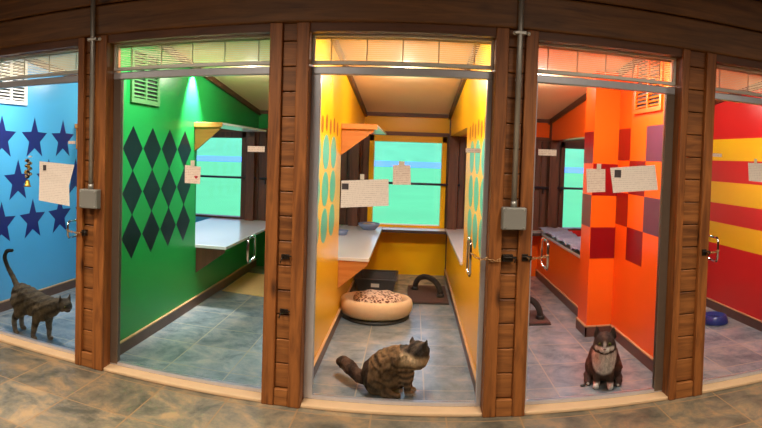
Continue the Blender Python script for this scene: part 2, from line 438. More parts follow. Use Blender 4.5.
# green room
def dia(y, z, hy, hz): return [(y - hy, z), (y, z - hz), (y + hy, z), (y, z + hz)]
gd = [(dia(.50 + .325 * i, 1.505 - .33 * j, .155, .168), 1) for i in range(4) for j in range(3)]
side_wall('green_left', -2.0, -2.074, 'green', gd, [P['green'], P['dgreen']], YO=1.77)
side_wall('green_right', -.82, -.721, 'green', YO=1.64)
def oval(y, z, hy, hz): return [(y + hy * math.cos(2 * PI * k / 24), z + hz * math.sin(2 * PI * k / 24)) for k in range(24)]
yd = [(oval(.42 + .38 * i, 1.51 - .265 * j, .15, .125), 1) for i in range(3) for j in range(3)] + [(oval(.61 + .38 * i, 1.70, .05, .06), 2) for i in range(3)] + [(oval(.42 + .38 * i, 1.72, .05, .06), 2) for i in range(3)]
side_wall('yellow_left', -.62, -.719, 'yellow', yd, [P['yellow'], P['teal'], P['tip']], YO=1.64)
side_wall('yellow_right', .46, .579, 'yellow', yd, [P['yellow'], P['teal'], P['tip']], YO=1.64)
side_wall('orange_left', .70, .581, 'orange', YO=1.64)
ck = []
cols = [(1.13, 1.40), (.80, 1.13), (.50, .80), (.22, .50)]
rows = [(1.53, 1.80), (1.255, 1.53), (.98, 1.255), (.71, .98)]
for i, (a, c) in enumerate(cols):
    for j, (d, e) in enumerate(rows):
        if (i + j) % 2 == 0: ck.append(([(a, d), (c, d), (c, e), (a, e)], 2 if i == 2 else 1))
side_wall('orange_right', 1.75, 1.814, 'orange', ck, [P['orange'], P['dred'], P['purple']], low_x=1.64)
# orange pilaster at the end of its right wall
b = MB(); b.box(1.52, 1.75, 1.40, 1.66, 0, ceil_z(1.66))
for d, e in ((1.22, 1.495), (.675, .945)): b.box(1.524, 1.75, 1.3985, 1.40, d, e, 1)
for d, e in ((1.495, 1.77), (.945, 1.22)): b.box(1.5185, 1.52, 1.40, 1.66, d, e, 1)
struct(b.build('wall_orange_pilaster', [P['orange'], P['dred']]))
side_wall('red_left', 1.88, 1.816, 'red')
st = [([(.2, z0), (YB, z0), (YB, z0 + .226), (.2, z0 + .226)], 1) for z0 in (1.58, 1.13, .70)]
side_wall('red_right', 3.1, 3.25, 'red', st, [P['red'], P['stripe']], opening=False)
for n, x, s, y0, y1 in (('blue_left', -3.4, 1, .2, YB), ('blue_right', -2.15, -1, .2, YB), ('green_left', -2.0, 1, .2, YB), ('green_right', -.82, -1, .2, YB), ('yellow_left', -.62, 1, .2, YB),
                        ('yellow_right', .46, -1, .2, YB), ('orange_left', .70, 1, .2, YB), ('orange_right', 1.75, -1, .2, 1.40), ('orange_ledge', 1.64, -1, 1.66, YB), ('orange_pilaster', 1.52, -1, 1.386, 1.66), ('red_left', 1.88, 1, .2, YB), ('red_right', 3.1, -1, .2, YB)):
    baseboard(n, x, s, y0, y1)
b = MB(); b.box(1.506, 1.75, 1.386, 1.40, 0, .085, 0).box(1.502, 1.75, 1.382, 1.40, .085, .096, 1)
struct(b.build('baseboard_orange_front', [M['base'], M['basecap']]))

# rear wall: painted below the ledge, upright boards beside the windows, beams, painted frieze
for i, (n, (a, c)) in enumerate(ROOM.items()):
    xa, xb = edges[i] + .001, edges[i + 1] - .001; w0, w1 = WIN[n]
    b = MB(); b.box(xa, xb, YB, YB + .15, 0, .60)
    b.box(xa, xb, YB, YB + .15, 1.76, ceil_z(YB) + .02)
    b.box(xa, w0 - .06, YB + .05, YB + .15, .6, 1.76); b.box(w1 + .06, xb, YB + .05, YB + .15, .6, 1.76)
    struct(b.build('wall_%s_rear' % n, P[n]))
    b = MB()
    for p, q in ((xa, w0 - .06), (w1 + .06, xb)):
        k = max(1, round((q - p) / .085)); d = (q - p) / k
        for j in range(k): b.box(p + j * d + .002, p + (j + 1) * d - .002, YB, YB + .06, .6, 1.76, 0, .004)
    struct(b.build('wall_%s_rear_boards' % n, M['board']))
    b = MB(); b.box(xa, xb, YB - .03, YB + .01, 1.752, 1.80).box(xa, xb, YB - .05, YB + .01, 1.99, 2.04)
    struct(b.build('trim_%s_rear' % n, M['beam']))
    wn = thing('window_%d' % (i + 6), ((w0 + w1) / 2, YB, .6), 'garden window at the back of the %s room' % n, None, None, 'structure')
    f = MB()
    f.box(w0 - .06, w0, YB - .015, YB + .15, .6, 1.755, 0, .004).box(w1, w1 + .06, YB - .015, YB + .15, .6, 1.755, 0, .004)
    f.box(w0 - .06, w1 + .06, YB - .015, YB + .15, 1.675, 1.755, 0, .004).box(w0, w1, YB, YB + .15, .6, .625)
    f.build('window_frame', P['yellow'] if n == 'yellow' else M['board'], wn)
    MB().box(w0, w1, YB + .07, YB + .076, .625, 1.675).build('pane', M['wglass'], wn)
# corner posts and ceiling edge trims
k = 11
for x in (-2.075, -.72, .515, 1.80):
    w = .055 if x == .515 else .05
    struct(MB().box(x - w - .01, x + w, YB - .09, YB, 0.0 if x == .515 else .6, ceil_z(YB)).build('trim_%d' % k, M['board'])); k += 1
for n, (a, c) in ROOM.items():
    for x, s in ((a, 1), (c, -1)):
        b = MB(); p, q = sorted((x, x + s * .03)); y0 = .25
        b.prism([(p, y0, ceil_z(y0) - .055), (p, YB, ceil_z(YB) - .055), (p, YB, ceil_z(YB)), (p, y0, ceil_z(y0))], (q - p, 0, 0))
        struct(b.build('trim_%d' % k, M['beam'])); k += 1

# ------------------------------------------------------------------ counters through the openings, window ledges, upper shelves
def counter(x0, x1, y0, xw, bx, label, bm_='ply'):
    t = thing('pass_through_counter', ((x0 + x1) / 2, y0, .57), label, 'counter', 'white counters in the wall openings')
    MB().box(x0, x1, y0, YB - .005, .57, .60, 0, .004).build('counter_top', M['lam'], t)
    if bx:
        MB().prism([(xw + .002, y0 + .01, .569), (bx, y0 + .01, .569), (bx, y0 + .01, .54), (xw + .002, y0 + .01, .325)], (0, .025, 0)).build('bracket', M[bm_], t)
    return t
counter(-2.62, -1.69, 1.782, -2.0, -1.71, 'long white counter on the green wall with a dark wooden triangle bracket', 'board')
counter(-.86, -.35, 1.652, -.62, -.36, 'long white counter at the left of the yellow room with two dishes on it')
counter(.44, 1.0, 1.652, .70, .98, 'white counter through the opening on the right wall of the yellow room')
counter(1.62, 1.93, YO + .012, 1.64, None, 'counter on the orange low wall beneath the grey blue blanket')
for n, a, c, tx in (('green', -1.685, -.87, 'white ledge under the window of the green room'), ('yellow', -.345, .435, 'white dark-edged ledge under the yellow framed window'), ('orange', 1.005, 1.615, 'white ledge under the window of the orange room')):
    t = thing('window_ledge', ((a + c) / 2, 3.75, .57), tx, 'ledge', 'ledges under the rear windows')
    MB().box(a, c, 3.615, YB - .02, .574, .60, 0, .003).build('ledge_top', M['lam'], t)
    MB().box(a, c, 3.60, 3.614, .566, .602, 0, .003).build('edging', M['edge'], t)
def upper_shelf(x0, x1, y, label):
    t = thing('wall_shelf', (x0, y, 1.74), label, 'shelf', 'high shelves over the wall openings')
    MB().box(x0 + .002, x1, y + .015, 3.25, 1.735, 1.757, 0, .003).build('shelf_board', M['lam'], t)
    MB().box(x0 + .002, x1, y, y + .013, 1.715, 1.76, 0, .003).build('front_lip', M['ply'], t)
    MB().prism([(x0 + .002, y + .03, 1.734), (x1 - .03, y + .03, 1.734), (x1 - .03, y + .03, 1.70), (x0 + .002, y + .03, 1.49)], (0, .02, 0)).build('bracket', M['ply'], t)
upper_shelf(-2.0, -1.72, 1.68, 'high shelf with a triangular plywood bracket beside the green diamonds')
upper_shelf(-.62, -.31, 1.60, 'high shelf with an orange plywood bracket on the left of the yellow room')
upper_shelf(-3.4, -3.13, 1.77, 'high shelf end glimpsed past the stars in the blue room')
# steel rail across the rear windows
for n, a, c, tx in (('blue', -3.0, -2.0, 'dark steel rail across the blue room window, seen through the green opening'), ('green', -1.95, -.8, 'dark steel rail across the window of the green room'), ('yellow', -.64, .60, 'dark steel rail crossing the yellow framed window'), ('orange', .66, 1.74, 'dark steel rail on the boards left of the orange pilaster'), ('red', 1.86, 3.0, 'dark steel rail across the red room window, seen through the orange opening')):
    t = thing('window_rail', ((a + c) / 2, 3.85, 1.15), tx, 'rail', 'rails across the rear windows')
    MB().tube([(a, 3.84, 1.155), (c, 3.84, 1.155)], .015, 8).build('bar', M['rail'], t)
    for x in (a + .06, c - .06):
        MB().tube([(x, 3.84, 1.15), (x, 3.87, 1.13), (x, 3.895, 1.07)], .009, 6).build('bracket', M['rail'], t)

# ------------------------------------------------------------------ vents
def vent(x, s, y0, y1, z0, z1, fm, label, dark=None):
    t = thing('wall_vent', (x, (y0 + y1) / 2, z0), label, 'vent', 'wall vents')
    f = MB(); e = .035; a, c = sorted((x + s * .003, x + s * .018))
    f.box(a, c, y0, y1, z0, z0 + e).box(a, c, y0, y1, z1 - e, z1).box(a, c, y0, y0 + e, z0 + e, z1 - e).box(a, c, y1 - e, y1, z0 + e, z1 - e)
    ym = (y0 + y1) / 2; f.box(a, c, ym - .012, ym + .012, z0 + e, z1 - e)
    f.build('vent_frame', fm, t)
    a2, c2 = sorted((x + s * .002, x + s * .004))
    MB().box(a2, c2, y0 + e, y1 - e, z0 + e, z1 - e).build('backing', M['black'], t)
    l = MB(); z = z0 + e + .015; xx = x + s * .011
    while z < z1 - e - .008:
        l.prism([(xx - .005, y0 + e, z + s * .006), (xx + .005, y0 + e, z - s * .006), (xx + .006, y0 + e, z - s * .004), (xx - .004, y0 + e, z + s * .008)], (0, y1 - y0 - 2 * e, 0)); z += .03
    l.build('louvres', fm, t)
vent(-3.4, 1, .5, .955, 1.90, 2.34, M['white'], 'white louvred wall vent high above the navy stars')
M['vgreen'] = plain('greenish_vent', (84, 142, 86), .5)
vent(-2.0, 1, .44, .91, 1.845, 2.26, M['vgreen'], 'pale green wall vent above the dark diamonds')
vent(1.75, -1, .53, 1.045, 1.905, 2.36, P['orange'], 'orange painted wall vent above the red checks')

# ------------------------------------------------------------------ conduits, boxes, hardware on the posts
def conduit(x, label, lb):
    t = thing('electrical_conduit', (x, -.02, 1.24), label, 'conduit', 'grey conduits on the posts')
    MB().tube([(x, -.02, 1.235), (x, -.02, 3.0)], .0165, 12).build('pipe', M['galv'], t)
    b = MB(); b.box(x - .035, x + .035, -.036, -.0005, 2.212, 2.232, 0, .004)
    b.build('strap', M['galv'], t)
    for d in (-.03, .05): MB().ball((x + d, -.012, 2.222), .012).build('clip_screw', M['white'], t)
    MB().tube([(x, -.02, 1.23), (x, -.02, 1.262)], .019, 10).build('coupling', M['galv'], t)
    u = thing('mounted_junction_box', (x, -.02, 1.1), lb, 'electrical box', 'grey boxes on the posts')
    w = .07
    MB().box(x - w, x + w, -.055, -.0005, 1.10, 1.228, 0, .006).build('box_body', M['box'], u)
    MB().box(x - w + .004, x + w - .004, -.062, -.0555, 1.104, 1.224, 0, .003).build('cover_plate', M['box'], u)
    for dx in (-.055, .055):
        for z in (1.115, 1.213): MB().ball((x + dx, -.062, z), .005).build('screw', M['galv'], u)
conduit(-2.035, 'grey metal conduit pipe running up the post between blue and green rooms', 'grey junction box on the post between the blue and green rooms')
conduit(.585, 'grey metal conduit pipe running up the post between yellow and orange rooms', 'grey junction box on the post between the yellow and orange rooms')
def chain(p, m, q, sag, label):
    t = MB()
    for p, q, sag in ((p, m, sag), (m, q, sag * .6)):
      p, q = Vector(p), Vector(q); n = max(3, int((q - p).length / .016))
      for i in range(n):
          f = (i + .5) / n; c = p.lerp(q, f) + Vector((0, 0, -sag * 4 * f * (1 - f)))
          d = ((q - p) + Vector((0, 0, -sag * 4 * (1 - 2 * f)))).normalized(); u = Vector((0, 0, 1)) if i % 2 else d.cross(Vector((0, 0, 1))).normalized()
          u = (u - d * u.dot(d)).normalized()
          t.tube([c + d * .0125 * math.cos(2 * PI * k / 10) + u * .007 * math.sin(2 * PI * k / 10) for k in range(10)], .0026, 5, 0, True)
    return tag(t.build('door_chain', M['chain']), label, 'chain', 'chains holding the doors')
chain((.352, .028, .955), (.446, -.012, .928), (.52, -.018, .925), .016, 'bronze chain from the post to the yellow room door handle')
chain((.812, .028, .945), (.712, -.012, .935), (.68, -.018, .935), .008, 'bronze chain from the post to the orange room door handle')
chain((-2.262, .028, .93), (-2.175, -.012, .926), (-2.125, -.018, .925), .006, 'bronze chain from the post to the blue room door handle')
chain((1.972, .028, .95), (1.888, -.012, .945), (1.866, -.018, .945), .006, 'bronze chain from the post to the red room door handle')
def latch(x, z, label, w=.03):
    t = thing('door_latch', (x, -.005, z), label, 'latch', 'dark latches on the posts')
    MB().box(x - w, x + w, -.006, .0275, z - .02, z + .02, 0, .002).build('plate', M['iron'], t)
    MB().tube([(x - w, -.014, z + .006), (x + w + .02, -.014, z + .006)], .006, 8).build('bolt', M['iron'], t)
    MB().tube([(x + w, -.014, z + .006), (x + w + .012, -.03, z), (x + w + .006, -.02, z - .02)], .004, 6).build('knob', M['iron'], t)
latch(.565, .93, 'dark barrel latch low under the grey box on the yellow to orange post')
latch(.665, .935, 'small dark latch at the orange door side of its post', .018)
latch(-2.10, .925, 'small dark latch under the grey box on the blue to green post', .015)
latch(1.842, .945, 'small dark latch on the post edge next to the red room handle', .016)
def hook(z, label):
    t = thing('wall_hook', (-.73, .02, z), label, 'hook', 'hooks on the green to yellow post')
    MB().box(-.748, -.70, .016, .028, z - .012, z + .016, 0, .002).build('back_plate', M['iron'], t)
    MB().tube([(-.735, .016, z + .008), (-.735, -.012, z), (-.74, -.022, z - .018), (-.745, -.012, z - .03)], .004, 6).build('hook', M['iron'], t)
    MB().tube([(-.715, .016, z + .008), (-.695, -.012, z + .012), (-.68, -.014, z + .012)], .004, 6).build('pin', M['iron'], t)
hook(.885, 'upper dark hook latch on the post between green and yellow rooms')
hook(.56, 'lower dark hook latch on the post between green and yellow rooms')

# ------------------------------------------------------------------ notices taped on the glass
YP = YD - .0042
def notice(quad, mat, label, tape=None, pic=None, heart=None, sub='notice'):
    cx = sum(p[0] for p in quad) / 4; zc = min(p[1] for p in quad)
    t = thing('paper_notice', (cx, YP, zc), label, sub, 'papers on the glass doors')
    MB().prism([(x, YP - .0008, z) for x, z in quad], (0, .0006, 0)).build('sheet', mat, t)
    if tape:
        x, z, w, h = tape; MB().box(x - w, x + w, YP - .0022, YP - .0012, z - h, z + h).build('tape', M['tape'], t)
    if pic:
        x, z, w, h = pic; MB().box(x - w, x + w, YP - .0018, YP - .001, z - h, z + h).build('printed_picture', M['ink'], t)
    if heart:
        x, z, r = heart
        pts = []
        for i in range(20):
            a = 2 * PI * i / 20; pts.append((x + r * math.sin(a) ** 3, YP - .0018, z + r * (13 * math.cos(a) - 5 * math.cos(2 * a) - 2 * math.cos(3 * a) - math.cos(4 * a)) / 16))
        MB().prism(pts, (0, .0008, 0)).build('printed_heart', M['redink'], t)
notice([(-.417, 1.181), (-.133, 1.203), (-.138, 1.36), (-.417, 1.342)], M['paperA'], 'wide printed notice taped to the yellow room door', (-.294, 1.368, .012, .016), (-.393, 1.308, .02, .018))
notice([(-.113, 1.328), (-.006, 1.331), (-.013, 1.446), (-.114, 1.444)], M['paperB'], 'small upright card on the yellow door in front of the window', (-.064, 1.455, .018, .012))
notice([(-1.412, 1.289), (-1.307, 1.288), (-1.304, 1.396), (-1.413, 1.405)], M['paperB'], 'small card with a red heart on the green room door', (-1.36, 1.415, .014, .02), None, (-1.335, 1.33, .012))
notice([(1.064, 1.315), (1.183, 1.322), (1.178, 1.464), (1.053, 1.462)], M['paperB'], 'squarish small card at the left on the orange room door', (1.135, 1.478, .014, .018))
notice([(1.236, 1.317), (1.545, 1.342), (1.516, 1.503), (1.209, 1.473)], M['paperA'], 'wide printed notice on the orange room door over the checks', None, (1.262, 1.438, .022, .024))
notice([(2.25, 1.419), (2.50, 1.405), (2.49, 1.55), (2.236, 1.547)], M['paperA'], 'printed notice on the red room door over the stripes', (2.30, 1.562, .012, .016))
# folded leaflet on the blue door
t = thing('folded_leaflet', (-2.43, YP, 1.09), 'open folded white leaflet with a dark picture on the blue room door', 'notice', 'papers on the glass doors')
MB().prism([(-2.577, YP - .001, 1.25), (-2.578, YP - .001, 1.402), (-2.262, YP - .001, 1.383), (-2.30, YP - .012, 1.235)], (0, .0006, 0)).build('upper_leaf', M['paperA'], t)
MB().prism([(-2.577, YP - .0015, 1.25), (-2.30, YP - .012, 1.235), (-2.287, YP - .02, 1.088), (-2.577, YP - .006, 1.11)], (0, .0006, 0)).build('lower_leaf', M['paperA'], t)
MB().box(-2.54, -2.512, YP - .006, YP - .004, 1.335, 1.375).build('printed_picture', M['ink'], t)
# string of bells beside the leaflet
t = thing('bell_string', (-2.662, YP - .02, 1.2), 'black and gold bell string hanging on the blue room door beside the leaflet', 'bell')
MB().lathe([(.0, .0), (.018, .0), (.012, .008), (.0, .012)], (-2.662, YP - .006, 1.43), 12).build('suction_cup', M['white'], t)
b = MB()
for i in range(7): b.ball((-2.662 + (.012 if i % 2 else -.012), YP - .026, 1.405 - i * .02), (.021, .02, .014))
b.build('knotted_rope', M['rope'], t)
for dx, z in ((.016, 1.36), (-.014, 1.315)): MB().ball((-2.662 + dx, YP - .042, z), .013).build('jingle_bell', M['brass'], t)
MB().lathe([(.0, .052), (.012, .05), (.018, .035), (.022, .012), (.032, .0), (.026, .0), (.0, .03)], (-2.664, YP - .034, 1.21), 16).build('bell', M['brass'], t)

# ------------------------------------------------------------------ room contents
# round cat bed with a leopard cushion
t = thing('cat_bed', (-.30, 2.02, 0), 'round peach plush cat bed on the floor of the yellow room', 'cat bed')
b = MB(); b.lathe([(.0, .012), (.28, .012), (.32, .03), (.345, .075), (.352, .125), (.342, .16), (.32, .178), (.297, .172), (.275, .14), (.262, .09), (.0, .085)], (-.30, 2.02, 0), 44, 0, .98, 1.0, lambda f, r: (-.02 * math.sin(2 * PI * f) * (r / .3) ** 2 if r > .24 else 0))
b.build('bolster', M['bedf'], t)
MB().lathe([(.0, .0), (.32, .0), (.325, .018), (.0, .02)], (-.30, 2.02, .002), 32, 0, .98, 1.0).build('sole', M['black'], t)
cu = MB().lathe([(.0, .0), (.18, .0), (.225, .03), (.235, .05), (.21, .08), (.12, .098), (.0, .102)], (-.285, 2.03, .112), 32, 0, .98, 1.0, lambda f, r: .006 * math.sin(14 * PI * f) * r / .2).build('leopard_cushion', M['leop'])
tag(cu, 'leopard spotted plush cushion lying in the round peach cat bed', 'cushion')
# litter pan
t = thing('litter_pan', (-.37, 3.25, 0), 'charcoal plastic litter pan under the counter in the yellow room', 'litter pan')
def tray(b, x0, x1, y0, y1, h, tp, th):
    o0 = [(x0 + tp, y0 + tp), (x1 - tp, y0 + tp), (x1 - tp, y1 - tp), (x0 + tp, y1 - tp)]; o1 = [(x0, y0), (x1, y0), (x1, y1), (x0, y1)]
    i1 = [(x0 + th, y0 + th), (x1 - th, y0 + th), (x1 - th, y1 - th), (x0 + th, y1 - th)]; i0 = [(x + (th if x < (x0 + x1) / 2 else -th), y + (th if y < (y0 + y1) / 2 else -th)) for x, y in o0]
    b.face([(x, y, .004) for x, y in o0[::-1]]); b.face([(x, y, .02) for x, y in i0])
    for A, za, B, zb in ((o0, .004, o1, h), (o1, h, i1, h), (i1, h, i0, .02)):
        for k in range(4):
            j = (k + 1) % 4; b.face([(*A[k], za), (*A[j], za), (*B[j], zb), (*B[k], zb)])
b = MB(); tray(b, -.585, -.14, 2.88, 3.38, .135, .03, .012); b.build('pan', M['pan'], t, .006)
b = MB(); x0, x1, y0, y1 = -.6, -.125, 2.865, 3.395
for bx in ((x0, x1, y0, y0 + .028), (x0, x1, y1 - .028, y1), (x0, x0 + .028, y0 + .028, y1 - .028), (x1 - .028, x1, y0 + .028, y1 - .028)): b.box(*bx, .136, .15, 0, .003)
b.build('rim', M['pan'], t)
MB().box(-.41, -.32, 2.888, 2.893, .06, .10, 0).build('label', M['white'], t)
MB().box(-.55, -.17, 2.915, 3.345, .022, .045).build('litter', plain('grey_litter', (120, 116, 110), .95, 0, .3, 120), t)
# arch groomers
def groomer(cx, cy, w, d, label, rot=0.0):
    t = thing('arch_groomer', (cx, cy, 0), label, 'cat groomer', 'arched groomers on carpet bases')
    MB().box(cx - w / 2, cx + w / 2, cy - d / 2, cy + d / 2, .001, .028, 0, .006).build('base', M['mat'], t)
    MB().box(cx - w / 2 - .004, cx + w / 2 + .004, cy - d / 2 - .004, cy + d / 2 + .004, .0, .012, 0, .003).build('base_edge', M['black'], t)
    pts = []; r = w * .30; h = .17
    for i in range(17):
        a = PI * i / 16; pts.append((cx - r * math.cos(a) * 1.05, cy + d * .22 * math.cos(a), .03 + h * math.sin(a) ** .8))
    MB().tube(pts, .03, 10).build('bristle_arch', M['bristle'], t)
    for p in (pts[0], pts[-1]): MB().tube([(p[0], p[1], .028), (p[0], p[1], .06)], .04, 12).build('socket', M['black'], t)
    t.rotation_euler.z = rot
groomer(.205, 2.85, .42, .72, 'dark arched cat groomer on a brown base in the yellow room')
groomer(1.10, 1.98, .40, .42, 'dark arched cat groomer half hidden by the post in the orange room')
tag(MB().prism([(-1.955, 2.46, .0), (-1.30, 2.36, .0), (-1.22, 3.3, .0), (-1.955, 3.42, .0)], (0, 0, .012)).build('floor_patch', plain('tan_patch', (226, 190, 128), .8, 0, .12, 20), None, .003), 'flat tan patch on the floor at the back of the green room', 'mat')  # thin tan slab over the rear floor tiles
# dishes on the yellow counter
t = tag(MB().lathe([(.0, .0), (.05, .0), (.075, .05), (.07, .052), (.05, .012), (.0, .01)], (-.76, 3.0, .602), 24).build('food_bowl', M['ceram']), 'small blue grey bowl at the wall end of the yellow room counter', 'bowl')
t = thing('oval_dish', (-.5, 3.55, .602), 'oval brown dish with blue grey ends on the yellow room counter', 'dish')
MB().lathe([(.0, .0), (.09, .0), (.15, .05), (.155, .075), (.14, .076), (.095, .02), (.0, .016)], (-.5, 3.55, .602), 28, 0, .85, .95).build('dish_body', M['ceram'], t)
MB().lathe([(.0, .018), (.09, .02), (.12, .05), (.08, .07), (.0, .078)], (-.5, 3.55, .602), 24, 0, .85, .95).build('dish_filling', M['brownc'], t)
# blue bowl in the red room
t = thing('pet_bowl', (2.845, 1.48, 0), 'shiny blue pet bowl on the floor of the red striped room', 'bowl')
MB().lathe([(.0, .002), (.135, .002), (.14, .012), (.115, .075), (.105, .08), (.085, .03), (.0, .025)], (2.845, 1.48, 0), 32).build('bowl_body', M['bluebowl'], t)
MB().lathe([(.0, .026), (.083, .03), (.088, .045), (.0, .046)], (2.845, 1.48, 0), 24).build('water', plain('bowl_water', (60, 70, 120), .05), t)
# crumpled blanket on the orange low wall
bm = bmesh.new(); nx, ny = 12, 60; x0, x1, y0, y1 = 1.60, 1.925, 1.72, 3.72; V = []
for i in range(nx + 1):
    row = []
    for j in range(ny + 1):
        x = x0 + (x1 - x0) * i / nx; y = y0 + (y1 - y0) * j / ny
        z = .606 + .035 * abs(math.sin(9 * y + 4 * x + 1.2 * math.sin(7 * x + 3 * y))) + .018 * abs(math.sin(23 * y - 14 * x)) + random.uniform(0, .008)
        row.append(bm.verts.new((x + .012 * math.sin(11 * y), y, z)))
    V.append(row)
for i in range(nx):
    for j in range(ny): bm.faces.new((V[i][j], V[i + 1][j], V[i + 1][j + 1], V[i][j + 1])).smooth = True
mb = MB(); mb.bm.free(); mb.bm = bm
o = mb.build('blanket', M['blanket']); md = o.modifiers.new('Solid', 'SOLIDIFY'); md.thickness = .005; md.offset = 1
tag(o, 'crumpled grey blue blanket on the orange low wall under the opening', 'blanket')
t = tag(MB().ball((1.172, .37, .008), (.02, .013, .008)).build('toy_mouse', M['black']), 'tiny dark toy on the floor left of the seated orange room cat', 'toy')

# ------------------------------------------------------------------ cats
def smooth(a, b, x):
    t = max(0.0, min(1.0, (x - a) / (b - a))); return t * t * (3 - 2 * t)
def mixc(a, b, f): return tuple(x + (y - x) * f for x, y in zip(a, b))
def cat(loc, rz, chains, balls, head, paint_fn, label, head_scale=1.0, scale=1.0, vox=.0055, ears=(1.0, 1.0), shag=.003):
    """one continuous body: overlapping rounded volumes fused into a single skin, then painted by coat pattern"""
    b = MB()
    for pts, rad in chains:
        pts = [Vector(p) for p in pts]
        # Catmull-Rom through the joints
        P_ = [pts[0]] + pts + [pts[-1]]; R_ = [rad[0]] + list(rad) + [rad[-1]]
        for i in range(1, len(P_) - 2):
            L = (P_[i + 1] - P_[i]).length; n = max(2, int(L / (min(R_[i], R_[i + 1]) * .6)))
            for k in range(n + 1):
                t = k / n; t2, t3 = t * t, t * t * t
                p = .5 * ((2 * P_[i]) + (-P_[i - 1] + P_[i + 1]) * t + (2 * P_[i - 1] - 5 * P_[i] + 4 * P_[i + 1] - P_[i + 2]) * t2 + (-P_[i - 1] + 3 * P_[i] - 3 * P_[i + 1] + P_[i + 2]) * t3)
                b.ball(p, R_[i] + (R_[i + 1] - R_[i]) * t)
    for c, r, *ro in balls:
        b.ball(c, r, 0, 3, Matrix.Rotation(ro[0], 3, 'Y') if ro else None)
    hp, hyaw, hpitch, hroll = head
    H = Matrix.Translation(hp) @ Matrix.Rotation(hyaw, 4, 'Z') @ Matrix.Rotation(hpitch, 4, 'Y') @ Matrix.Rotation(hroll, 4, 'X') @ Matrix.Scale(head_scale, 4)
    Hr = H.to_3x3().normalized(); s = head_scale
    for c, r in (((0, 0, 0), (.054, .05, .046)), ((.006, .026, -.014), (.036, .03, .03)), ((.006, -.026, -.014), (.036, .03, .03)),
                 ((.042, 0, -.016), (.024, .026, .018)), ((.046, .011, -.018), (.017, .014, .013)), ((.046, -.011, -.018), (.017, .014, .013)),
                 ((.04, 0, .004), (.018, .011, .014)), ((.036, 0, -.03), (.016, .015, .01))):
        b.ball(H @ Vector(c), [v * s for v in r], 0, 3, Hr)
    for sd, es in ((1, ears[0]), (-1, ears[1])):
        for k in range(12):
            f = k / 11
            c = Vector((-.008 - .006 * f, sd * (.030 + .012 * f), .022 + .044 * f * es)); w = .023 * (1 - f) + .004
            b.ball(H @ c, (.0055 * s + .004 * (1 - f), w * s, .010 * s), 0, 2, Hr)
    me = bpy.data.meshes.new('cat'); b.bm.to_mesh(me); b.bm.free()
    tmp = bpy.data.objects.new('cat_volume', me); COL.objects.link(tmp)
    r = tmp.modifiers.new('R', 'REMESH'); r.mode = 'VOXEL'; r.voxel_size = vox; r.use_smooth_shade = True
    sm = tmp.modifiers.new('S', 'SMOOTH'); sm.factor = .5; sm.iterations = 4
    dg = bpy.context.evaluated_depsgraph_get(); body = bpy.data.meshes.new_from_object(tmp.evaluated_get(dg))
    bpy.data.objects.remove(tmp); body.name = 'cat'
    ca = body.color_attributes.new('Coat', 'FLOAT_COLOR', 'POINT'); Hi = H.inverted()
    zmin = min(v.co.z for v in body.vertices)
    for i, v in enumerate(body.vertices):
        h = Hi @ v.co; near = h.length < .085 and h.z > -.045 or (h.z > .02 and h.length < .12)
        c = paint_fn(v.co.copy(), h if near else None, v.normal)
        ca.data[i].color = (*lin(c)[:3], 1.0)
        q = v.co * 55.0; q.z *= .55
        v.co += v.normal * (shag * noise.noise(q) + random.uniform(-.001, .001))
    body.materials.clear(); body.materials.append(M['fur'])
    o = bpy.data.objects.new('cat', body); COL.objects.link(o); o.location = loc; o.rotation_euler.z = rz; o.scale = (scale,) * 3
    tag(o, label, 'cat', 'cats behind the glass')
    def child(name, mb, m):
        c = mb.build(name, m); c.parent = o; return c
    for sd in (1, -1):
        e = child('eye', MB().ball(H @ Vector((.039, sd * .021, .008)), [.0095 * s] * 3, 0, 3), M['eye'])
        c = MB().ball(H @ Vector((.0475, sd * .0225, .0085)), [.0022 * s, .0035 * s, .0065 * s], 0, 2, Hr).build('pupil', M['pupil']); c.parent = e
    child('nose', MB().ball(H @ Vector((.062, 0, -.008)), [.005 * s, .007 * s, .0045 * s], 0, 2, Hr), M['nose'])
    return o

def sn(x): return .5 + .5 * math.sin(x)
# --- tabby sitting in the yellow room, side on, looking away to the right
def tabby_paint(p, h, n):
    base = (140, 108, 76); dark = (62, 49, 39); tan = (238, 206, 164)
    st = sn(62 * p.z + 30 * p.x + 2.2 * math.sin(47 * p.x + 31 * p.z) + 1.6 * math.sin(83 * p.z - 40 * p.y)) ** 1.5 * (.55 + .45 * math.sin(37 * p.x + 53 * p.z) ** 2)
    c = mixc(base, dark, .75 * st)
    if p.x < -.16: c = mixc((96, 72, 60), (58, 44, 38), sn(60 * p.x))          # tail
    if p.x > .03 and p.z > .02 and p.z < .19: c = mixc(c, mixc((180, 142, 104), (82, 64, 52), sn(170 * p.z)), .8)
    ruff = smooth(.185, .215, p.z) * smooth(.02, .055, p.x)
    c = mixc(c, tan, .85 * ruff)
    if h is not None:
        cap = smooth(-.018, .004, h.z)
        c = mixc(c, mixc((104, 88, 76), (58, 50, 46), sn(150 * h.y)), cap)
        if h.x > .03 and h.z < .0: c = mixc(c, (190, 160, 125), .8)
    if p.z < .022 and p.x > .05: c = (225, 205, 185)
    return c
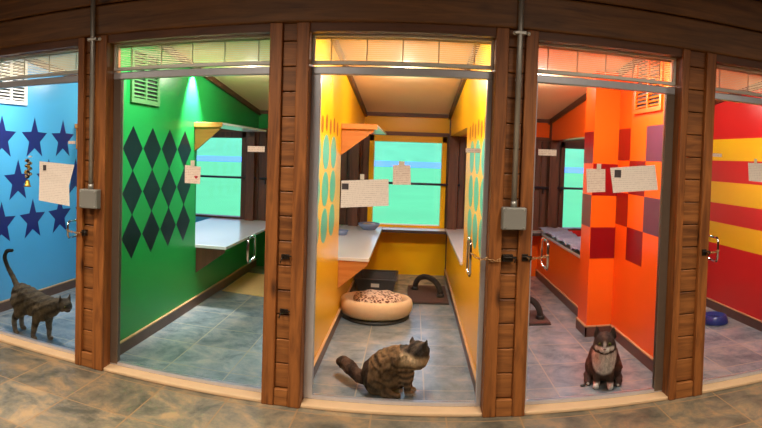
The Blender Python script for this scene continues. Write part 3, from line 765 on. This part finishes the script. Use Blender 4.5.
cat((-.068, .335, 0), math.radians(-6),
    [([(-.11, 0, .115), (-.06, 0, .165), (.0, 0, .205), (.055, 0, .232)], [.108, .108, .095, .078]),
     ([(.05, 0, .20), (.065, 0, .13), (.07, 0, .09)], [.075, .06, .048]),
     ([(.07, -.032, .14), (.082, -.034, .075), (.088, -.034, .02), (.112, -.034, .014)], [.036, .026, .022, .019]),
     ([(.07, .032, .14), (.085, .034, .075), (.092, .034, .02), (.115, .034, .014)], [.036, .026, .022, .019]),
     ([(-.05, -.085, .03), (.0, -.085, .018), (.035, -.08, .015)], [.034, .022, .018]),
     ([(-.05, .085, .03), (.0, .085, .018), (.035, .08, .015)], [.034, .022, .018]),
     ([(-.17, 0, .06), (-.235, .02, .075), (-.30, .08, .095), (-.36, .14, .105), (-.40, .18, .095)], [.036, .042, .046, .044, .028])],
    [((-.105, -.062, .085), (.085, .05, .085)), ((-.105, .062, .085), (.085, .05, .085)), ((-.07, 0, .09), (.125, .1, .09)),
     ((.11, 0, .222), (.095, .086, .06), .2), ((.09, .0, .25), (.06, .06, .05))],
    (Vector((.142, .004, .272)), math.radians(52), math.radians(8), math.radians(10)), tabby_paint,
    'fluffy brown tabby cat sitting side on in the yellow room doorway', head_scale=1.42, ears=(.5, 1.0), shag=.0065)
# --- dark cat with white bib sitting face on in the orange room
def bib_paint(p, h, n):
    dark = (74, 54, 48); rust = (120, 80, 62); cream = (255, 248, 238)
    c = mixc(dark, rust, .6 * sn(38 * p.z + 30 * p.y + 20 * p.x) ** 2 * smooth(.02, .06, abs(p.y)))
    bib = smooth(.0, .035, p.x) * (1 - smooth(.75, 1.25, (p.y / .088) ** 2 + ((p.z - .19) / .098) ** 2))
    c = mixc(c, cream, .92 * bib)
    if p.z < .05 and p.x > .07: c = mixc(cream, c, smooth(.032, .05, p.z))
    if h is not None:
        c = mixc((60, 48, 45), (122, 88, 72), .5 * sn(90 * h.y + 50 * h.z) ** 3)
        mz = smooth(.026, .036, h.x) * (1 - smooth(-.006, .004, h.z)) * smooth(-.030, -.022, h.z)
        bl = smooth(.035, .045, h.x) * (1 - smooth(.004, .010, abs(h.y))) * (1 - smooth(.012, .03, h.z))
        c = mixc(c, (250, 240, 230), max(mz, bl * .8))
    return c
cat((1.325, .40, 0), math.radians(-109),
    [([(-.09, 0, .11), (-.05, 0, .16), (-.01, 0, .20), (.025, 0, .24)], [.112, .112, .096, .07]),
     ([(.02, 0, .24), (.045, 0, .17), (.05, 0, .1)], [.07, .07, .055]),
     ([(.055, -.042, .16), (.075, -.045, .085), (.085, -.046, .022), (.108, -.047, .015)], [.036, .026, .023, .021]),
     ([(.055, .042, .16), (.075, .045, .085), (.085, .046, .022), (.108, .047, .015)], [.036, .026, .023, .021]),
     ([(-.03, -.10, .035), (.02, -.105, .02), (.055, -.10, .016)], [.036, .024, .02]),
     ([(-.03, .10, .035), (.02, .105, .02), (.055, .10, .016)], [.036, .024, .02]),
     ([(-.16, 0, .04), (-.22, .03, .028), (-.26, .08, .026), (-.25, .13, .024)], [.026, .026, .025, .018])],
    [((-.07, -.07, .09), (.095, .058, .09)), ((-.07, .07, .09), (.095, .058, .09)), ((-.06, 0, .09), (.12, .11, .09)), ((.025, 0, .19), (.068, .085, .085)), ((.02, 0, .265), (.055, .06, .04))],
    (Vector((.05, 0, .298)), 0.0, math.radians(8), 0.0), bib_paint,
    'dark cat with a cream bib and white paws sitting face on in the orange room', head_scale=1.42, shag=.005)
# --- dark tabby walking in the blue room
def grey_paint(p, h, n):
    c = mixc((118, 102, 78), (62, 54, 44), sn(55 * p.x + 14 * math.sin(9 * p.z)) ** 2)
    c = mixc(c, (66, 58, 50), .6 * smooth(.27, .33, p.z))
    if p.z < .16: c = mixc(c, (190, 166, 140), .6 * (1 - smooth(.06, .16, p.z)))
    if p.x < -.27: c = mixc(c, (30, 28, 28), smooth(.42, .56, p.z))
    if h is not None and h.x > .03 and h.z < -.005: c = mixc(c, (140, 120, 95), .6)
    return c
cat((-2.69, .27, 0), math.radians(-10),
    [([(-.215, 0, .315), (-.12, 0, .30), (.0, 0, .275), (.1, 0, .272), (.15, 0, .28)], [.088, .092, .094, .088, .07]),
     ([(.12, 0, .285), (.20, 0, .31), (.25, 0, .325)], [.068, .055, .048]),
     # hind legs: thigh, hock behind, near-vertical shank
     ([(-.20, -.052, .27), (-.175, -.056, .19), (-.235, -.056, .11), (-.225, -.056, .02), (-.195, -.056, .014)], [.066, .046, .025, .02, .018]),
     ([(-.20, .052, .27), (-.20, .056, .19), (-.275, .056, .115), (-.27, .056, .02), (-.24, .056, .014)], [.066, .046, .025, .02, .018]),
     ([(.06, -.048, .24), (.02, -.052, .15), (.0, -.052, .075), (-.01, -.052, .02), (.015, -.052, .014)], [.06, .032, .023, .019, .018]),
     ([(.06, .048, .24), (.06, .05, .15), (.065, .05, .075), (.065, .05, .02), (.09, .05, .014)], [.06, .032, .023, .019, .018]),
     ([(-.27, 0, .36), (-.325, 0, .43), (-.395, 0, .50), (-.435, 0, .57), (-.41, 0, .63), (-.34, 0, .65)], [.028, .023, .02, .019, .018, .014])],
    [((.03, 0, .24), (.11, .085, .095)), ((-.09, 0, .25), (.12, .085, .09)), ((-.2, 0, .29), (.085, .082, .09))],
    (Vector((.285, 0, .328)), math.radians(-12), math.radians(14), 0.0), grey_paint,
    'dark grey brown tabby cat standing with raised tail in the blue room', head_scale=1.05)

# ------------------------------------------------------------------ outdoors behind the windows
struct(MB().box(-260, 260, 4.2, 400, -.9, -.5).build('ground_lawn', M['lawn']))
struct(MB().box(-260, 260, 95, 190, -.5, -.44).build('water_pond', M['pond']))
struct(MB().prism([(-320, 192, -.6), (-320, 330, 46), (-320, 330, -.6)], (640, 0, 0)).build('hill_bank', M['hedge']))

# ------------------------------------------------------------------ light
def area(name, loc, size, power, col, rot=(0, 0, 0), sy=None, spread=PI):
    l = bpy.data.lights.new(name, 'AREA'); l.energy = power; l.color = col; l.size = size; l.spread = spread
    if sy: l.shape = 'RECTANGLE'; l.size_y = sy
    o = bpy.data.objects.new(name, l); COL.objects.link(o); o.location = loc; o.rotation_euler = rot; return o
CORR = (1.0, .87, .70)
WARM = (1.0, .86, .68); NEUT = (1.0, .93, .84)
PW = {'blue': 40, 'green': 37, 'yellow': 37, 'orange': 38, 'red': 33}
for n, (a, c) in ROOM.items():
    area('ceiling_lamp_' + n, ((a + c) / 2, .40, ceil_z(.40) - .03), .45, PW[n], NEUT, (0, 0, 0), .3)
for n, x, pw in (('blue', -2.85, 10), ('green', -1.5, 10), ('yellow', -.08, 15), ('orange', 1.15, 14), ('red', 2.5, 9)):
    l = bpy.data.lights.new('room_fill_' + n, 'POINT'); l.energy = pw; l.color = NEUT; l.shadow_soft_size = .03  # unseen point fill added behind the door rail to brighten each room
    o = bpy.data.objects.new('room_fill_' + n, l); COL.objects.link(o); o.location = (x, 1.86, 2.212)
def spot(name, loc, tgt, power, ang, col):
    l = bpy.data.lights.new(name, 'SPOT'); l.energy = power; l.color = col; l.spot_size = math.radians(ang); l.spot_blend = .8; l.shadow_soft_size = .02
    o = bpy.data.objects.new(name, l); COL.objects.link(o); o.location = loc
    o.rotation_euler = (Vector(tgt) - Vector(loc)).to_track_quat('-Z', 'Y').to_euler()
spot('wall_spot_green', (-1.9, 1.63, 2.27), (-2.0, 1.63, 1.95), 320, 66, (1, .97, .9))
spot('wall_spot_yellow', (-.53, .98, 2.3), (-.62, .98, 1.7), 22, 44, WARM)  # unseen spot added in place of a lamp reflection on this wall
for x, pw in ((-3.6, 56), (-1.2, 50), (1.2, 36), (3.6, 32)):
    area('corridor_light', (x, -2.75, 2.96), .4, 24, CORR, (0, 0, 0), .3)  # unseen back row added to light the lintel and papers frontally
    area('corridor_light', (x, -1.45, 2.96), .5, pw, CORR, (0, 0, 0), .5, math.radians(126))
sun = bpy.data.lights.new('sun', 'SUN'); sun.energy = 1.2; sun.angle = math.radians(2); sun.color = (1, .97, .9)
so = bpy.data.objects.new('sun', sun); COL.objects.link(so); so.rotation_euler = (math.radians(38), 0, math.radians(-15))
w = bpy.data.worlds.new('sky'); scene.world = w; w.use_nodes = True
bg = w.node_tree.nodes['Background']; bg.inputs['Color'].default_value = (.50, .66, 1.0, 1); bg.inputs['Strength'].default_value = 2.5

# ------------------------------------------------------------------ camera: a hand-held cylindrical panorama
F, YAW, CY, PITCH, ROLL = 563.512684, -0.0555823487, 172.481158, 0.030917080, -0.0316170958
DIST, EYE = 3.191831, 1.5
cp, sp, cr, sr = math.cos(PITCH), math.sin(PITCH), math.cos(ROLL), math.sin(ROLL)
R = Matrix(((cr, 0, -sr), (0, 1, 0), (sr, 0, cr))) @ Matrix(((1, 0, 0), (0, cp, -sp), (0, sp, cp))) @ Matrix.Rotation(YAW, 3, 'Z')
cam = bpy.data.cameras.new('camera'); co = bpy.data.objects.new('camera', cam); COL.objects.link(co)
right, fwd, up = R[0], R[1], R[2]
co.matrix_world = Matrix(((right[0], up[0], -fwd[0], 0), (right[1], up[1], -fwd[1], -DIST), (right[2], up[2], -fwd[2], EYE), (0, 0, 0, 1)))
cam.type = 'PANO'; cam.panorama_type = 'CENTRAL_CYLINDRICAL'
cam.central_cylindrical_radius = 1.0
cam.central_cylindrical_range_u_min = -381 / F; cam.central_cylindrical_range_u_max = 381 / F
cam.central_cylindrical_range_v_min = -(428 - CY) / F; cam.central_cylindrical_range_v_max = CY / F
cam.clip_end = 1000
scene.camera = co
vs = scene.view_settings
vs.view_transform = 'Standard'; vs.look = 'None'; vs.exposure = 0.0; vs.gamma = 1.0; vs.use_curve_mapping = False
scene.cycles.use_denoising = True
scene.cycles.max_bounces = 10; scene.cycles.transparent_max_bounces = 16
scene.cycles.caustics_reflective = False; scene.cycles.caustics_refractive = False
scene.cycles.sample_clamp_indirect = 6.0
